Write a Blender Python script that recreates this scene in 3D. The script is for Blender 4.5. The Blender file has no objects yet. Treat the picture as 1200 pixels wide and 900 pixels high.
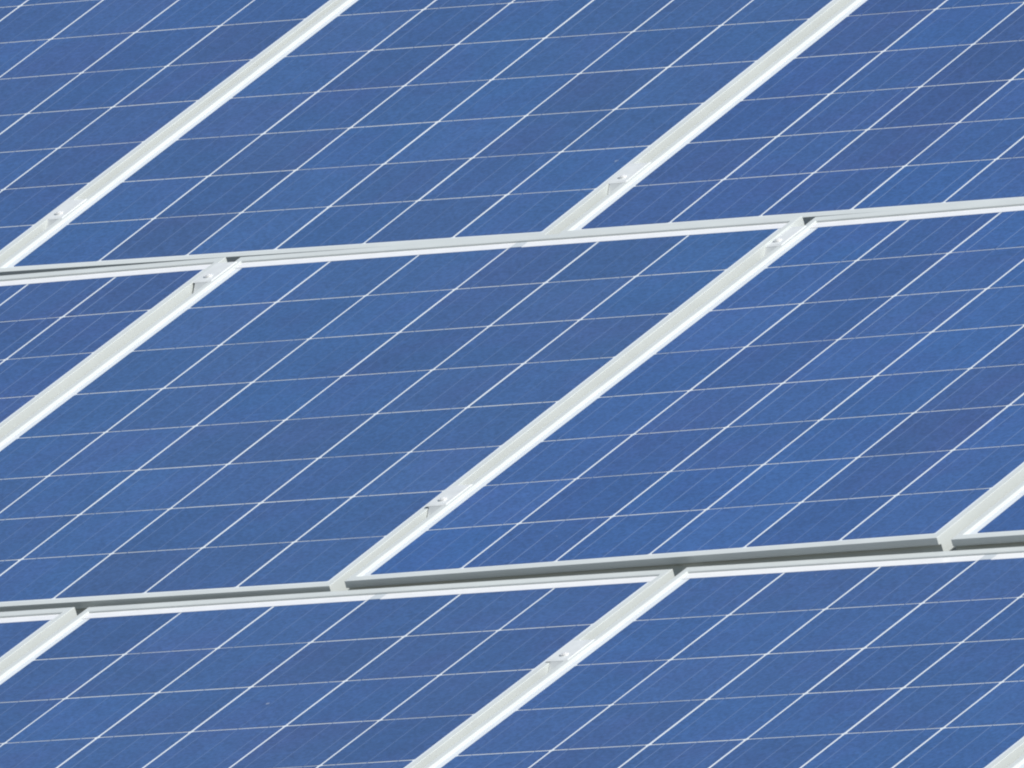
import bpy, bmesh, math, random
from mathutils import Matrix, Vector

random.seed(7)
scene = bpy.context.scene
C = scene.collection

# ------------------------------------------------------------------ layout
# u runs along a row of modules, v up the slope, n out of the glass (metres).
PITCH = 0.158                     # cell pitch
NU, NV = 6, 8                     # cells per module
COL_GAP = 0.0645956               # last cell of one module to first cell of the next
STEP = NU * PITCH + COL_GAP
TILT = math.radians(28.0)         # roof slope
LIP = 0.0028                      # frame lip stands this high above the cells
LEFT, RIGHT = 0.0245, 0.0175      # cell edge to outside of frame, left and right
TOP, BOTTOM = 0.0292, 0.0240      # same at the upper and lower ends
WU, WT, WB = 0.0115, 0.0168, 0.0165   # width of the frame's top face: long sides, upper end, lower end
DEPTH = 0.040                     # frame height

ROWS = {
    'upper': ((-0.5000633, 1.3853352, -0.0011937), (0.0094384, 0.0083903, -0.0007933)),
    'middle': ((0, 0, 0), (0, 0, 0)),
    'lower': ((0.5777304, -1.3278, -0.0075), (-0.0088193, 0.0016424, 0.0013417)),
}
ROOF = Matrix.Rotation(TILT, 4, 'X')
LIFT = Matrix.Translation((0, 0, 5.0))
WORLD = LIFT @ ROOF


# how far each module has settled out of its row: shift (mm) and twist (mrad)
SETTLE = {
    ('upper', -1): (1.7, 1.2, -0.5, -1.2, -2.2, 4.0),
    ('upper', 0): (-1.0, -0.9, 0.7, 3.8, 2.9, 2.5),
    ('upper', 1): (-0.1, 0.8, 1.1, 4.0, -3.6, 2.5),
    ('middle', -1): (-0.3, 1.2, 2.2, 2.3, -2.7, 2.8),
    ('middle', 0): (-0.1, -0.8, -0.6, 4.6, 2.9, -3.7),
    ('middle', 1): (-0.1, 0.5, 0.2, -1.9, -4.5, 0.3),
    ('lower', 0): (-1.4, 0.5, 1.2, -5.2, 0.1, -1.7),
    ('lower', 1): (-0.7, 1.3, 1.1, -7.2, 3.2, -0.9),
}


def panel_matrix(row, col):
    d = SETTLE.get((row, col), (0, 0, 0, 0, 0, 0))
    c = Vector((NU * PITCH / 2, -NV * PITCH / 2, 0))
    w = Vector(d[3:]) / 1000
    r = Matrix.Rotation(w.length, 4, w.normalized()) if w.length > 1e-9 else Matrix.Identity(4)
    return (row_matrix(row) @ Matrix.Translation(Vector((col * STEP, 0, 0)) + c + Vector(d[:3]) / 1000)
            @ r @ Matrix.Translation(-c))


def row_matrix(row):
    o, w = ROWS[row]
    w = Vector(w)
    r = Matrix.Rotation(w.length, 4, w.normalized()) if w.length > 1e-9 else Matrix.Identity(4)
    return WORLD @ Matrix.Translation(o) @ r


# ------------------------------------------------------------------ helpers
def link(name, bm, mats, parent=None):
    me = bpy.data.meshes.new(name)
    bm.normal_update()
    bm.to_mesh(me)
    bm.free()
    o = bpy.data.objects.new(name, me)
    for m in (mats if isinstance(mats, (list, tuple)) else [mats]):
        me.materials.append(m)
    C.objects.link(o)
    if parent:
        o.parent = parent
    return o


def box(bm, x0, x1, y0, y1, z0, z1, mi=0, bevel=0.0):
    v = [bm.verts.new((x, y, z)) for z in (z0, z1) for y in (y0, y1) for x in (x0, x1)]
    fs = []
    for idx in ((0, 2, 3, 1), (4, 5, 7, 6), (0, 1, 5, 4), (2, 6, 7, 3), (0, 4, 6, 2), (1, 3, 7, 5)):
        f = bm.faces.new([v[i] for i in idx])
        f.material_index = mi
        fs.append(f)
    if bevel:
        es = {e for f in fs for e in f.edges}
        r = bmesh.ops.bevel(bm, geom=list(es), offset=bevel, segments=2, profile=0.6, affect='EDGES')
        for f in r['faces']:
            f.material_index = mi


def node_mat(name):
    m = bpy.data.materials.new(name)
    m.use_nodes = True
    nt = m.node_tree
    b = nt.nodes['Principled BSDF']
    return m, nt, b


def N(nt, kind, **kw):
    n = nt.nodes.new(kind)
    for k, val in kw.items():
        setattr(n, k, val)
    return n


# ------------------------------------------------------------------ materials
def cell_material():
    """Blue polycrystalline silicon behind smooth glass; the tone of each cell comes from its object colour."""
    m, nt, b = node_mat('polycrystalline silicon')
    L = nt.links
    info = N(nt, 'ShaderNodeObjectInfo')
    tc = N(nt, 'ShaderNodeTexCoord')
    geo = N(nt, 'ShaderNodeNewGeometry')
    vor = N(nt, 'ShaderNodeTexVoronoi')
    vor.inputs['Scale'].default_value = 62
    vor.inputs['Randomness'].default_value = 1
    L.new(geo.outputs['Position'], vor.inputs['Vector'])
    hs = N(nt, 'ShaderNodeSeparateColor')
    L.new(vor.outputs['Color'], hs.inputs['Color'])
    noi = N(nt, 'ShaderNodeTexNoise')
    noi.inputs['Scale'].default_value = 9
    noi.inputs['Detail'].default_value = 5
    L.new(geo.outputs['Position'], noi.inputs['Vector'])
    # grain: +-12 %, clouds +-12 %
    g = N(nt, 'ShaderNodeMapRange')
    g.inputs['To Min'].default_value = 0.95
    g.inputs['To Max'].default_value = 1.05
    L.new(hs.outputs[0], g.inputs['Value'])
    k = N(nt, 'ShaderNodeMapRange')
    k.inputs['From Min'].default_value = 0.3
    k.inputs['From Max'].default_value = 0.7
    k.inputs['To Min'].default_value = 0.955
    k.inputs['To Max'].default_value = 1.045
    L.new(noi.outputs['Fac'], k.inputs['Value'])
    fine = N(nt, 'ShaderNodeTexNoise')
    fine.inputs['Scale'].default_value = 170
    fine.inputs['Detail'].default_value = 2
    L.new(geo.outputs['Position'], fine.inputs['Vector'])
    fk = N(nt, 'ShaderNodeMapRange')
    fk.inputs['From Min'].default_value = 0.3
    fk.inputs['From Max'].default_value = 0.7
    fk.inputs['To Min'].default_value = 0.82
    fk.inputs['To Max'].default_value = 1.18
    L.new(fine.outputs['Fac'], fk.inputs['Value'])
    mul0 = N(nt, 'ShaderNodeMath', operation='MULTIPLY')
    L.new(g.outputs[0], mul0.inputs[0])
    L.new(fk.outputs[0], mul0.inputs[1])
    mul = N(nt, 'ShaderNodeMath', operation='MULTIPLY')
    L.new(mul0.outputs[0], mul.inputs[0])
    L.new(k.outputs[0], mul.inputs[1])
    vm = N(nt, 'ShaderNodeVectorMath', operation='SCALE')
    L.new(info.outputs['Color'], vm.inputs[0])
    L.new(mul.outputs[0], vm.inputs['Scale'])
    # a second, violet tint in some grains
    mix = N(nt, 'ShaderNodeMixRGB', blend_type='MULTIPLY')
    mix.inputs['Color2'].default_value = (1.13, 0.96, 1.0, 1)
    th = N(nt, 'ShaderNodeMapRange')
    th.inputs['From Min'].default_value = 0.45
    th.inputs['From Max'].default_value = 0.75
    noi2 = N(nt, 'ShaderNodeTexNoise')
    noi2.inputs['Scale'].default_value = 7
    noi2.inputs['Detail'].default_value = 3
    off = N(nt, 'ShaderNodeVectorMath', operation='ADD')
    off.inputs[1].default_value = (31.7, 12.1, 5.3)
    L.new(geo.outputs['Position'], off.inputs[0])
    L.new(off.outputs[0], noi2.inputs['Vector'])
    L.new(noi2.outputs['Fac'], th.inputs['Value'])
    L.new(th.outputs[0], mix.inputs['Fac'])
    L.new(vm.outputs[0], mix.inputs['Color1'])
    # a few specks of dust and droppings, each a few millimetres across
    sp = N(nt, 'ShaderNodeTexVoronoi')
    sp.inputs['Scale'].default_value = 7.0
    L.new(geo.outputs['Position'], sp.inputs['Vector'])
    sc = N(nt, 'ShaderNodeSeparateColor')
    L.new(sp.outputs['Color'], sc.inputs['Color'])
    size = N(nt, 'ShaderNodeMapRange')
    size.inputs['From Min'].default_value = 0.55
    size.inputs['To Min'].default_value = 0.0
    size.inputs['To Max'].default_value = 0.030
    L.new(sc.outputs[0], size.inputs['Value'])
    lt = N(nt, 'ShaderNodeMath', operation='LESS_THAN')
    L.new(sp.outputs['Distance'], lt.inputs[0])
    L.new(size.outputs[0], lt.inputs[1])
    lf = N(nt, 'ShaderNodeMath', operation='MULTIPLY')
    lf.inputs[1].default_value = 0.5
    L.new(lt.outputs[0], lf.inputs[0])
    dust = N(nt, 'ShaderNodeMixRGB')
    dust.inputs['Color2'].default_value = (0.42, 0.45, 0.48, 1)
    L.new(lf.outputs[0], dust.inputs['Fac'])
    L.new(mix.outputs[0], dust.inputs['Color1'])
    L.new(dust.outputs[0], b.inputs['Base Color'])
    b.inputs['Roughness'].default_value = 0.55
    b.inputs['Specular IOR Level'].default_value = 0.25
    b.inputs['Coat Weight'].default_value = COAT
    b.inputs['Coat Roughness'].default_value = 0.06
    b.inputs['Coat IOR'].default_value = 1.3
    return m


def wire_material():
    """Tabbing wire: tinned copper, in some modules dulled almost to the tone of the cell (alpha of the object colour)."""
    m, nt, b = node_mat('tabbing wire under glass')
    info = N(nt, 'ShaderNodeObjectInfo')
    mix = N(nt, 'ShaderNodeMixRGB')
    mix.inputs['Color2'].default_value = (0.27, 0.36, 0.56, 1)
    nt.links.new(info.outputs['Alpha'], mix.inputs['Fac'])
    nt.links.new(info.outputs['Color'], mix.inputs['Color1'])
    nt.links.new(mix.outputs[0], b.inputs['Base Color'])
    b.inputs['Roughness'].default_value = 0.5
    b.inputs['Specular IOR Level'].default_value = 0.3
    b.inputs['Coat Weight'].default_value = COAT
    b.inputs['Coat Roughness'].default_value = 0.06
    b.inputs['Coat IOR'].default_value = 1.3
    return m


def plain(name, col, rough, metal=0.0, coat=0.0, noise=0.0, scale=30.0, spec=0.5):
    m, nt, b = node_mat(name)
    b.inputs['Roughness'].default_value = rough
    b.inputs['Metallic'].default_value = metal
    b.inputs['Specular IOR Level'].default_value = spec
    b.inputs['Coat Weight'].default_value = coat
    b.inputs['Coat Roughness'].default_value = 0.06
    b.inputs['Coat IOR'].default_value = 1.3
    b.inputs['Base Color'].default_value = (*col, 1)
    if noise:
        L = nt.links
        geo = N(nt, 'ShaderNodeNewGeometry')
        no = N(nt, 'ShaderNodeTexNoise')
        no.inputs['Scale'].default_value = scale
        no.inputs['Detail'].default_value = 6
        L.new(geo.outputs['Position'], no.inputs['Vector'])
        mr = N(nt, 'ShaderNodeMapRange')
        mr.inputs['From Min'].default_value = 0.3
        mr.inputs['From Max'].default_value = 0.7
        mr.inputs['To Min'].default_value = 1 - noise
        mr.inputs['To Max'].default_value = 1 + noise
        L.new(no.outputs['Fac'], mr.inputs['Value'])
        vm = N(nt, 'ShaderNodeVectorMath', operation='SCALE')
        vm.inputs[0].default_value = col
        L.new(mr.outputs[0], vm.inputs['Scale'])
        L.new(vm.outputs[0], b.inputs['Base Color'])
        rr = N(nt, 'ShaderNodeMapRange')
        rr.inputs['To Min'].default_value = rough * 0.8
        rr.inputs['To Max'].default_value = min(1, rough * 1.25)
        L.new(no.outputs['Fac'], rr.inputs['Value'])
        L.new(rr.outputs[0], b.inputs['Roughness'])
    return m


COAT = 0.85
M_CELL = cell_material()
M_BUS = wire_material()
M_BACK = plain('white backsheet under glass', (0.75, 0.785, 0.79), 0.6, coat=COAT, noise=0.02)
M_RIBBON = plain('white laminated edge strip', (0.86, 0.86, 0.85), 0.5, coat=COAT, noise=0.02)
M_LINK = plain('grey strip between the ribbons', (0.56, 0.60, 0.62), 0.5, coat=0.4)
M_ALU = plain('anodised aluminium', (0.56, 0.59, 0.572), 0.55, noise=0.025, scale=14)
M_CLAMP = plain('mill finish clamp aluminium', (0.64, 0.66, 0.65), 0.45, noise=0.04, scale=60)
M_STEEL = plain('stainless steel bolt', (0.80, 0.80, 0.78), 0.35, metal=0.2, noise=0.05, scale=80)
M_ROOF = plain('dark roof sheet', (0.045, 0.047, 0.052), 0.8, noise=0.25, scale=3)

# ------------------------------------------------------------------ one solar module
U0, U1 = -LEFT, NU * PITCH + RIGHT
V0, V1 = -(NV * PITCH + BOTTOM), TOP
UC, VC = 0.5 * (U0 + U1), 0.5 * (V0 + V1)


SHADE_GROOVE = 0.006                     # recess added outside the lower end to deepen the shade there


def frame_bm():
    """Mitred aluminium frame: one closed profile swept round the module."""
    bm = bmesh.new()
    # (inward as a fraction of the flange width, or None for metres, height)
    prof = [(0.0, -DEPTH, 0), (0.0, -0.0360, 0), (0.0, -0.0345, 2), (0.0, -0.0088, 2), (0.0, -0.0076, 0), (0.0, LIP - 0.0006, 0), (0.0002, LIP - 0.0002, 0), (0.0006, LIP, 0),
            (-0.0020, LIP, 1), (-0.0007, LIP - 0.0006, 1), (0.0, LIP - 0.0018, 1), (0.0, -0.0012, 1),
            (-0.001, -0.0030, 1), (0.0102, -0.0060, 0), (0.0102, -DEPTH + 0.002, 0), (0.022, -DEPTH + 0.002, 0), (0.022, -DEPTH, 0)]
    corners = [(U0, V0, 1, 1, WB), (U1, V0, -1, 1, WB), (U1, V1, -1, -1, WT), (U0, V1, 1, -1, WT)]
    rings = []
    for cx, cy, sx, sy, WV in corners:
        ring = []
        for d, z, rel in prof:
            du = d + (WU if rel == 1 else 0)
            dv = d + (WV if rel == 1 else SHADE_GROOVE if rel == 2 and sy > 0 else 0)
            ring.append(bm.verts.new((cx + sx * du, cy + sy * dv, z + DZ)))
        rings.append(ring)
    n = len(prof)
    for a in range(4):
        r, s = rings[a], rings[(a + 1) % 4]
        for i in range(n):
            j = (i + 1) % n
            bm.faces.new((r[i], s[i], s[j], r[j]))
    bmesh.ops.recalc_face_normals(bm, faces=bm.faces)
    return bm


DZ = DEPTH                         # the module's own origin lies at the foot of its frame


def laminate_bm():
    bm = bmesh.new()
    box(bm, U0 + WU - 0.006, U1 - WU + 0.006, V0 + WB - 0.008, V1 - WT + 0.008, DZ - 0.0022, DZ - 0.0004)
    return bm


def cell_bm():
    """One cell: thin wafer with clipped corners and three tabbing wires."""
    bm = bmesh.new()
    hu, hv, c = 0.0769, 0.0776, 0.0022
    pts = [(-hu + c, -hv), (hu - c, -hv), (hu, -hv + c), (hu, hv - c), (hu - c, hv), (-hu + c, hv), (-hu, hv - c), (-hu, -hv + c)]
    top = [bm.verts.new((x, y, 0.0)) for x, y in pts]
    bot = [bm.verts.new((x, y, -0.00035)) for x, y in pts]
    bm.faces.new(top)
    bm.faces.new(bot[::-1])
    for i in range(8):
        j = (i + 1) % 8
        bm.faces.new((bot[i], bot[j], top[j], top[i]))
    for x in (-0.0515, 0.0, 0.0515):
        w = 0.0008
        vs = [bm.verts.new((x + a, b, 0.00012)) for a, b in ((-w, -hv + 0.001), (w, -hv + 0.001), (w, hv + 0.0012), (-w, hv + 0.0012))]
        f = bm.faces.new(vs)
        f.material_index = 1
    return bm


def ribbon_bm(x0, x1, depth):
    bm = bmesh.new()
    box(bm, x0, x1, -depth, V1 - WT - 0.0006, DZ - 0.0002, DZ + 0.00025)
    return bm


# the panels, in words: row, column, label, tint of the cells
PANELS = [
    ('upper', -1, 'blue framed solar panel cut off by the upper left corner of the photo', (1.00, 0.98, 0.98)),
    ('upper', 0, 'wide evenly blue solar panel in the top row, between its two pale gaps', (1.00, 1.00, 0.97)),
    ('upper', 1, 'blue solar panel in the upper right corner with darker violet cell columns', (0.93, 0.96, 1.00)),
    ('middle', -1, 'solar panel at the left edge, middle row, with three wire lines in its cells', (0.96, 0.98, 1.00)),
    ('middle', 0, 'evenly blue solar panel left of the long pale gap crossing the photo centre', (1.02, 1.02, 0.98)),
    ('middle', 1, 'vivid blue solar panel right of the long central gap, with clear wire lines', (0.95, 0.98, 1.02)),
    ('middle', 2, 'small corner of a solar panel at the right edge, above the dark lower seam', (0.88, 0.95, 1.02)),
    ('lower', -1, 'sliver of a solar panel at the left edge, below the dark lower seam', (0.97, 0.98, 0.98)),
    ('lower', 0, 'solar panel in the bottom row, left of the gap with a clamp', (1.02, 1.00, 0.97)),
    ('lower', 1, 'solar panel in the bottom row, right of the gap, with one faint cell line', (1.00, 1.02, 1.02)),
    ('lower', 2, 'tiny tip of a solar panel frame in the lower right corner', (1.0, 1.0, 1.0)),
]
BASE = (0.045, 0.107, 0.268)
WIRE = {('upper', 1): 0.45, ('middle', 1): 0.52, ('middle', -1): 0.6, ('upper', -1): 0.3, ('upper', 0): 0.3, ('middle', 0): 0.28, ('lower', 0): 0.3, ('lower', 1): 0.36}   # how bright the tabbing wires are


def cell_colour(tint, rnd):
    s = 1 + rnd.uniform(-0.06, 0.05)
    w = rnd.uniform(-0.05, 0.06)
    return (BASE[0] * tint[0] * s * (1 + 1.3 * w), BASE[1] * tint[1] * s, BASE[2] * tint[2] * s * (1 - 0.3 * w), 1)


def make_panel():
    root = bpy.data.objects.new('solar_panel', None)
    root.empty_display_size = 0.2
    C.objects.link(root)
    link('frame', frame_bm(), M_ALU, root)
    lam = link('glass_laminate', laminate_bm(), M_BACK, root)
    proto = None
    for j in range(NV):
        for i in range(NU):
            if proto is None:
                c = proto = link('solar_cell', cell_bm(), [M_CELL, M_BUS], lam)
            else:
                c = proto.copy()
                C.objects.link(c)
                c.parent = lam
            c.location = ((i + 0.5) * PITCH, -(j + 0.5) * PITCH, DZ)
    mid = 3 * PITCH + 0.0015
    link('edge_ribbon', ribbon_bm(U0 + WU + 0.0006, mid, 0.008), M_RIBBON, lam)
    link('edge_ribbon', ribbon_bm(mid + 0.021, U1 - WU - 0.0006, 0.008), M_RIBBON, lam)
    link('ribbon_bridge', ribbon_bm(mid + 0.0004, mid + 0.0206, 0.006), M_LINK, lam)
    return root


def copy_tree(o, parent=None):
    c = o.copy()
    C.objects.link(c)
    if parent:
        c.parent = parent
    for ch in list(o.children):
        copy_tree(ch, c)
    return c


proto_panel = make_panel()
bpy.context.view_layer.update()
roots = [proto_panel] + [copy_tree(proto_panel) for _ in PANELS[1:]]
for k, (root, (row, col, label, tint)) in enumerate(zip(roots, PANELS)):
    root['label'] = label
    root['category'] = 'solar panel'
    root['group'] = 'solar panels in rows on the roof'
    root.matrix_world = panel_matrix(row, col) @ Matrix.Translation((0, 0, -DZ))
    rnd = random.Random(100 + k)
    colbias = [rnd.uniform(-0.05, 0.05) for _ in range(NU)]
    lam = [c for c in root.children if c.name.startswith('glass_laminate')][0]
    for c in lam.children:
        if not c.name.startswith('solar_cell'):
            continue
        i = int(round(c.location.x / PITCH - 0.5))
        r, g, b, a = cell_colour(tint, rnd)
        f = 1 + colbias[i] * (2.0 if (row, col) in (('upper', 1), ('middle', 1)) else 1.0)
        jj = int(round(-c.location.y / PITCH - 0.5))
        c.location = ((i + 0.5) * PITCH + rnd.uniform(-0.0004, 0.0004), -(jj + 0.5) * PITCH + rnd.uniform(-0.0003, 0.0003), DZ + 0.00001 * ((i + jj) % 2))
        c.rotation_euler = (0, 0, rnd.uniform(-0.002, 0.002))
        c.color = (r, g * f, b * f, WIRE.get((row, col), 0.2) * rnd.uniform(0.6, 1.3))


# ------------------------------------------------------------------ clamps in the gaps
def make_clamp():
    root = bpy.data.objects.new('mid_clamp', None)
    root.empty_display_size = 0.05
    C.objects.link(root)
    h = (COL_GAP - LEFT - RIGHT) / 2      # half of the open gap
    L2 = 0.034
    bm = bmesh.new()
    # flat plate resting on both frames, with ends sloped down into the gap to catch the sun
    P0, P1 = 0.0001, 0.0015
    T = 0.0035                            # the plate's ends slant too, to avoid a dark edge
    xa, xb = -h - 0.0070, h + 0.0065
    v = [bm.verts.new(p) for p in ((xa, -L2 - T, P0), (xb, -L2 - T, P0), (xb, L2 + T, P0), (xa, L2 + T, P0),
                                   (xa + 0.0008, -L2, P1), (xb - 0.0008, -L2, P1), (xb - 0.0008, L2, P1), (xa + 0.0008, L2, P1))]
    for idx in ((3, 2, 1, 0), (4, 5, 6, 7), (0, 1, 5, 4), (1, 2, 6, 5), (2, 3, 7, 6), (3, 0, 4, 7)):
        bm.faces.new([v[i] for i in idx])
    g = h - 0.0002
    for sgn in (-1, 1):
        e0, e1 = sgn * (L2 + T - 0.0004), sgn * (L2 + 0.0150)
        q = [(-g, e0, P0 + 0.0001), (g, e0, P0 + 0.0001), (g, e1, -0.012), (-g, e1, -0.012), (-g, e0 * 0.6, -0.022), (g, e0 * 0.6, -0.022), (g, e1, -0.022), (-g, e1, -0.022)]
        v = [bm.verts.new(p) for p in q]
        for idx in ((0, 1, 2, 3), (3, 2, 6, 7), (7, 6, 5, 4), (4, 5, 1, 0), (0, 3, 7, 4), (1, 5, 6, 2)):
            bm.faces.new([v[i] for i in idx])
    bmesh.ops.recalc_face_normals(bm, faces=bm.faces)
    link('clamp_body', bm, M_CLAMP, root)
    bm = bmesh.new()
    bmesh.ops.create_cone(bm, cap_ends=True, segments=20, radius1=0.0062, radius2=0.0058, depth=0.0024, matrix=Matrix.Translation((0.001, -0.018, 0.0026)))
    bmesh.ops.create_cone(bm, cap_ends=True, segments=6, radius1=0.0034, radius2=0.0030, depth=0.0008, matrix=Matrix.Translation((0.001, -0.018, 0.0041)))
    link('bolt', bm, M_STEEL, root)
    return root


CLAMPS = [
    ('upper', 0, -1.0788, 'small silver clamp on the gap in the upper left corner of the photo'),
    ('upper', 1, -1.0856, 'small silver clamp low on the top row gap right of the photo centre'),
    ('middle', 0, -0.0525, 'small silver clamp at the top of the left gap in the middle row'),
    ('middle', 1, -0.0690, 'small silver clamp at the top end of the long central gap'),
    ('middle', 1, -1.0102, 'small silver clamp near the lower end of the long central gap'),
    ('lower', 1, -0.2924, 'small silver clamp on the gap in the bottom row of panels'),
]
proto_clamp = make_clamp()
croots = [proto_clamp] + [copy_tree(proto_clamp) for _ in CLAMPS[1:]]
for root, (row, col, v, label) in zip(croots, CLAMPS):
    root['label'] = label
    root['category'] = 'clamp'
    root['group'] = 'clamps between the solar panels'
    m = panel_matrix(row, col)
    root.matrix_world = m @ Matrix.Translation((-LEFT - (COL_GAP - LEFT - RIGHT) / 2, v + 0.026, LIP))

# ------------------------------------------------------------------ roof under the array
bm = bmesh.new()
box(bm, -4.0, 5.0, -4.6, 3.6, -0.20, -0.17)
# standing seams of the roof sheet
for k in range(-9, 12):
    x = k * 0.43 + 0.1
    box(bm, x - 0.012, x + 0.012, -4.6, 3.6, -0.1695, -0.145)
roof = link('roof', bm, M_ROOF)
roof['kind'] = 'structure'
roof.matrix_world = WORLD

# ------------------------------------------------------------------ camera
R = Matrix(((0.8196609, 0.5057005, -0.2691152), (0.0604575, 0.3907946, 0.9184903), (0.5696498, -0.7691207, 0.2897457)))
t = Vector((-0.3906567, 0.1683127, -32.7844920))
F = 26406.4254
cam_d = bpy.data.cameras.new('camera')
cam = bpy.data.objects.new('camera', cam_d)
C.objects.link(cam)
Rt = R.transposed()
pose = Matrix.Translation(-(Rt @ t)) @ Rt.to_4x4()
cam.matrix_world = WORLD @ pose
cam_d.sensor_fit = 'HORIZONTAL'
cam_d.sensor_width = 36.0
cam_d.lens = 36.0 * F / 1200.0
cam_d.clip_start = 0.1
cam_d.clip_end = 2000.0
scene.camera = cam

# ------------------------------------------------------------------ daylight
sun_panel = Vector((0.68, 0.15, 0.72)).normalized()       # towards the sun, in roof axes
sun_dir = (ROOF.to_3x3() @ sun_panel).normalized()
sun_d = bpy.data.lights.new('sun', 'SUN')
sun_d.energy = 4.3
sun_d.angle = math.radians(0.53)
sun_d.color = (1.0, 0.985, 0.95)
sun = bpy.data.objects.new('sun', sun_d)
sun.rotation_euler = sun_dir.to_track_quat('Z', 'Y').to_euler()
sun.location = (10, -10, 20)
C.objects.link(sun)

w = bpy.data.worlds.new('World')
scene.world = w
w.use_nodes = True
nt = w.node_tree
bg = nt.nodes['Background']
sky = nt.nodes.new('ShaderNodeTexSky')
sky.sky_type = 'NISHITA'
sky.sun_disc = False
sky.sun_elevation = math.asin(sun_dir.z)
sky.sun_rotation = math.atan2(sun_dir.x, sun_dir.y)
sky.air_density = 1.0
sky.dust_density = 1.0
sky.ozone_density = 1.0
nt.links.new(sky.outputs['Color'], bg.inputs['Color'])
bg.inputs['Strength'].default_value = 0.10

scene.cycles.pixel_filter_type = 'BLACKMAN_HARRIS'
scene.cycles.filter_width = 2.1
scene.view_settings.view_transform = 'Standard'
scene.view_settings.look = 'None'
scene.view_settings.exposure = 0.0
scene.view_settings.gamma = 1.0
scene.view_settings.use_curve_mapping = False
